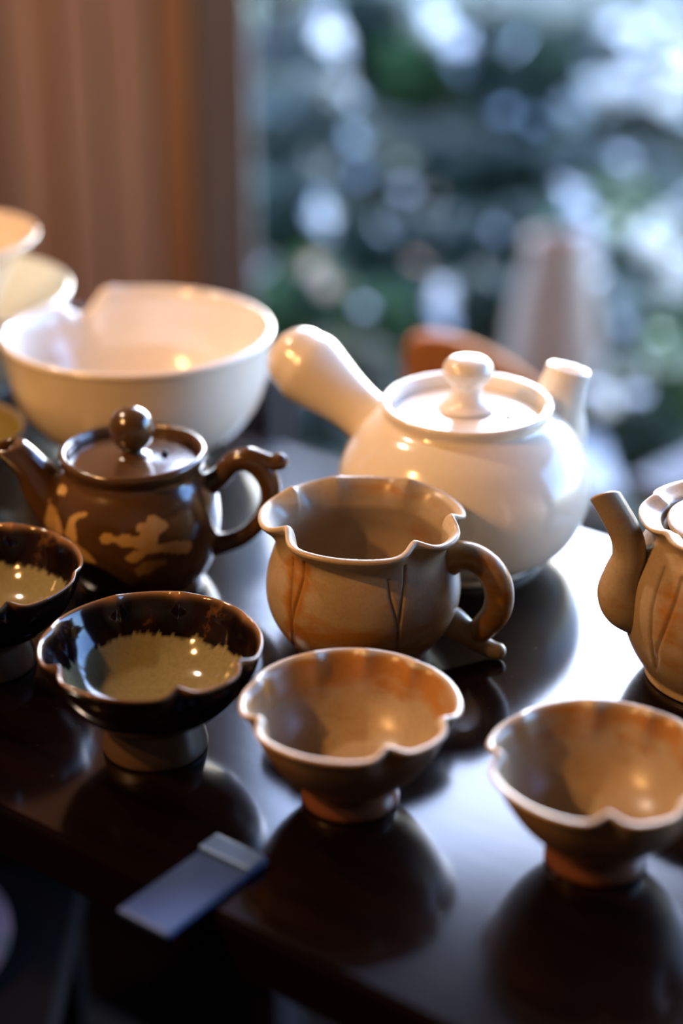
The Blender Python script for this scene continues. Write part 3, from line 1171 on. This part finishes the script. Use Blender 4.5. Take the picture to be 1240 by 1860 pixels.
def tree():  # tree added outside so its crown dims the sky reflected in the table
    x, y = -.20, 4.6
    z = ground_h(x, y)
    t = thing('added_shade_tree', 'added slender tree right of the plank wall, its crown shading the table reflection', 'tree', (x, y, z))
    V, F = tube([(0, 0, -.05), (.02, 0, .5), (.03, .02, 1.0), (.10, .0, 1.6), (.14, 0, 2.2)], [.035, .030, .026, .020, .010], 6, 12)
    mesh_obj('trunk', V, F, BARK, t)
    V, F = [], []
    for i in range(1500):
        u = rng.normal(size=3)
        u /= np.linalg.norm(u)
        c = np.array([.16, 0, 1.95]) + u * np.array([.62, .5, .62]) * rng.random() ** .4
        nrm = u + rng.normal(size=3) * .8
        nrm /= np.linalg.norm(nrm)
        a = np.cross(nrm, rng.normal(size=3))
        a /= np.linalg.norm(a)
        b = np.cross(nrm, a)
        L = .055 * (.7 + .6 * rng.random())
        k = len(V)
        V += [c - a * L, c + b * L * .45, c + a * L, c - b * L * .45, c + nrm * L * .12]
        F += [(k, k + 4, k + 1), (k + 1, k + 4, k + 2), (k + 2, k + 4, k + 3), (k + 3, k + 4, k)]
    stuff(mesh_obj('foliage', V, F, LEAF[0], t))


tree()

# rocks in low rows up the bank
def rock(px, py, s, row):
    x, y = hit_ground(px, py)
    z = ground_h(x, y)
    s *= .62
    for ox, oy, osz in planted:
        s = min(s, max((math.hypot(x - ox, y - oy) - osz * .8) / 1.35, .03))
    planted.append((x, y, s * 1.35))
    V, F, T, inner = lathe([(0, 0), (s * .9, 0), (s, s * .2), (s * .9, s * .45), (s * .55, s * .62), (0, s * .66)], 14, 2)
    V = np.array(V)
    ph = rng.random(4) * 6
    k = 1 + .16 * np.sin(V[:, 0] / s * 2.5 + ph[0]) + .13 * np.sin(V[:, 1] / s * 3.1 + ph[1]) + .1 * np.sin(V[:, 2] / s * 5 + ph[2])
    V[:, 0] *= k * 1.25
    V[:, 1] *= k * .8
    V[:, 2] *= k
    o = mesh_obj('garden_rock', V, F, ROCK, smooth=False, loc=(x, y, z - .02))
    tag(o, 'blurred grey-tan rock %s' % row, 'rock', 'rocks %s' % row)


for px, py, s in [(640, 215, .17), (720, 225, .18), (800, 222, .17), (880, 232, .16), (600, 390, .10), (680, 385, .11), (745, 392, .10),
                  (480, 505, .07), (575, 505, .08), (540, 690, .05), (590, 760, .05), (760, 490, .06), (1010, 330, .12), (1130, 300, .15), (1215, 290, .15)]:
    rock(px, py, s, 'in the upper row on the garden bank' if py < 240 else 'at the right of the garden bank' if px > 1000
         else 'in the middle row on the garden bank' if py < 400 else 'at the foot of the garden bank')


def jar():
    Y = 2.95
    b = at_y(1000, 700, Y)
    k = .30
    m = simple('pinkish_tan_clay', (0.40, 0.24, 0.15), (0.48, 0.30, 0.19), 10, .7)
    x, y = b[0], Y
    z = ground_h(x, y)
    prof = [(0, 0), (.070, 0), (.074, .01), (.084, .06), (.082, .14), (.074, .22), (.062, .28), (.050, .33), (.054, .345), (.050, .35), (.040, .335), (.05, .28), (.05, .2), (.06, .1), (.05, .03), (0, .02)]
    V, F, T, inner = lathe([(r * 1.0, h) for r, h in prof], 48, 4)
    o = mesh_obj('clay_jar', V, F, m, loc=(x, y, z))
    tag(o, 'tall pinkish tan clay jar standing outside behind the white teapot spout', 'jar')


jar()


def grey_slab():
    # pale grey bench outside at the right
    a = at_y(1140, 866, 1.95)
    z = a[2]
    e = at_z(1262, 804, z - TZ)
    u = (e - a)[:2] / np.linalg.norm((e - a)[:2])
    c = a[:2] + u * .40 + np.array([u[1], -u[0]]) * .14
    m = simple('blue_grey_painted_wood', (0.07, 0.08, 0.10), (0.10, 0.115, 0.14), 8, .8, (1, 6, 6), spec=.15)
    t = thing('low_bench', 'blue-grey low bench blurred behind the right hand teapot', 'bench', (c[0], c[1], 0), math.atan2(u[1], u[0]))
    for k in range(4):
        box('seat_slat', .80, .066, .03, m, t, loc=(0, -.105 + k * .07, z - .03), bev=.003)
    for x in (-1, 1):
        for y in (-1, 1):
            box('leg', .04, .04, z - .03, m, t, loc=(x * .36, y * .10, 0))


grey_slab()

# added pale blossoms standing in for blurred light glints, parts of a shrub
GLINT_MAT = {k: simple(k, a, c, 30, .35) for k, a, c in (
    ('white_glint', (0.88, 0.84, 0.74), (0.90, 0.87, 0.78)),
    ('blue_white_glint', (0.66, 0.67, 0.70), (0.74, 0.75, 0.78)),
    ('green_white_glint', (0.70, 0.84, 0.52), (0.80, 0.90, 0.62)),
    ('tan_glint', (0.70, 0.42, 0.24), (0.80, 0.52, 0.32)))}


for m_ in GLINT_MAT.values():
    pb = m_.node_tree.nodes['Principled BSDF']
    pb.inputs['Coat Weight'].default_value = 1.0
    pb.inputs['Coat Roughness'].default_value = 0.12
    translucent(m_.node_tree, m_.node_tree.nodes['Principled BSDF'], .6)


def glint_mesh(mat):
    V = [(0, 0, 0)]
    F = []
    for k in range(5):
        for dt, r, z in ((-.55, .55, .10), (-.3, .95, .22), (0, 1.05, .26), (.3, .95, .22), (.55, .55, .10)):
            a = k * 2 * math.pi / 5 + dt
            V.append((r * math.cos(a), r * math.sin(a), z))
        b = 1 + 5 * k
        F += [(0, b, b + 1), (0, b + 1, b + 2), (0, b + 2, b + 3), (0, b + 3, b + 4)]
    me = bpy.data.meshes.new('glint_blossom')
    me.from_pydata(V, [], F)
    me.materials.append(mat)
    return me


BM = {k: glint_mesh(m) for k, m in GLINT_MAT.items()}
W_, B_, G_, T_ = 'white_glint', 'blue_white_glint', 'green_white_glint', 'tan_glint'
SPOTS = [(470, 44, 1.5, G_), (480, 18, 1.3, G_), (455, 60, 1.1, G_), (600, 72, 1.1, W_), (590, 40, .9, B_), (612, 100, .9, B_), (800, 45, 1.0, W_), (828, 78, 1.0, B_), (780, 18, .9, W_),
         (945, 80, .85, B_), (832, 125, .7, B_), (455, 145, .7, T_), (430, 190, .6, B_), (640, 255, .8, B_), (655, 320, .75, B_), (580, 378, 1.1, B_), (578, 408, 1.1, B_), (586, 395, .9, W_), (735, 345, .6, B_),
         (790, 360, .65, T_), (820, 392, .7, B_), (918, 205, .65, B_), (970, 222, .7, B_), (1035, 200, 1.05, W_), (1092, 165, 1.3, W_), (1110, 185, 1.2, W_), (1135, 168, 1.2, W_),
         (1165, 150, 1.0, B_), (1205, 180, 1.1, W_), (1230, 130, 1.1, W_), (1235, 205, 1.0, W_), (1140, 75, .8, B_), (1120, 50, .75, B_), (1165, 60, .8, B_), (1205, 35, .75, B_), (1150, 98, .75, B_),
         (1095, 52, .7, B_), (1060, 120, .75, B_), (1048, 365, 1.0, B_), (1060, 388, 1.0, B_), (1070, 430, 1.0, B_), (1074, 468, 1.1, W_), (1080, 510, 1.2, W_), (1068, 450, .9, B_), (1130, 290, .7, B_),
         (1180, 425, 1.4, W_), (1190, 465, 1.3, W_), (1236, 375, 1.2, W_), (1228, 520, 1.3, W_), (1235, 470, 1.1, W_), (1120, 410, .9, G_), (806, 532, .85, B_), (800, 558, .85, B_), (806, 588, .9, B_),
         (484, 488, .95, T_), (570, 488, .9, T_), (592, 522, .8, T_), (760, 480, .7, T_), (1070, 612, .85, W_), (1090, 662, 1.0, W_), (1084, 712, .95, B_), (1102, 735, 1.0, W_), (1155, 720, .95, B_),
         (1130, 590, .75, B_), (1165, 652, .95, B_), (1230, 85, 1.0, W_), (690, 420, .6, B_), (730, 300, .5, G_), (640, 180, .6, B_), (900, 420, .5, B_), (660, 560, .5, B_), (1200, 610, .6, G_)]
STEM = simple('dark_green_stem', (0.02, 0.04, 0.015), (0.03, 0.055, 0.02), 20, .7)
spos = [(o, o.location.copy(), a[2]) for a, o in shrubs]
more = []
for px, py, s, k in SPOTS:
    if s >= 1.0 and px > 1000:
        for j in range(2):
            more.append((px + random.uniform(-26, 26), py + random.uniform(-22, 22), s * .9, k))
for px, py, s, k in SPOTS + more:
    # stands on the camera side of the nearest shrub's crown
    best = None
    dv = ray(px, py) / np.linalg.norm(ray(px, py))
    cover = []                       # crowns this spot lies on; the one in front wins
    for o, l, size in spos:
        cc = np.array([l.x, l.y, l.z + size * .75]) - np.array(camo.location)
        if np.linalg.norm(cc - dv * (cc @ dv)) < size * 1.1:
            cover.append((l.y, o))
    front = min(cover, key=lambda e: e[0])[1] if cover else None
    for o, l, size in spos:
        if front is not None and o is not front:
            continue
        c = np.array([l.x, l.y - size * .55, l.z + size * .75])
        q = at_y(px, py, c[1] - max(size * .65, .17))
        d = np.linalg.norm(q - c) + .03 * abs(c[1] - 3.6)
        if q[2] > ground_h(q[0], q[1]) + .01 and (best is None or d < best[0]):
            best = (d, o, q, l)
    if best is None:
        continue
    d, o, q, l = best
    qs = Vector(q) - l
    if math.hypot(qs.x, qs.y) > .06:
        V, F = tube([(0, 0, 0), (qs.x * .35, qs.y * .35, qs.z * .6), (qs.x * .8, qs.y * .8, qs.z * .92), tuple(qs)], [.0035, .003, .0025, .002], 3, 6)
        mesh_obj('glint_stem', V, F, STEM, o)  # stem added to carry a glint stand-in
    b = bpy.data.objects.new('glint_blossom', BM[k])
    COL.objects.link(b)
    b.parent = o
    b.location = Vector(q) - l
    sc = .028 * s * q[1] / 3.6
    b.scale = (sc, sc, sc)
    b.rotation_euler = (math.radians(50 + random.uniform(-8, 8)), random.uniform(-.15, .15), random.uniform(0, 6))
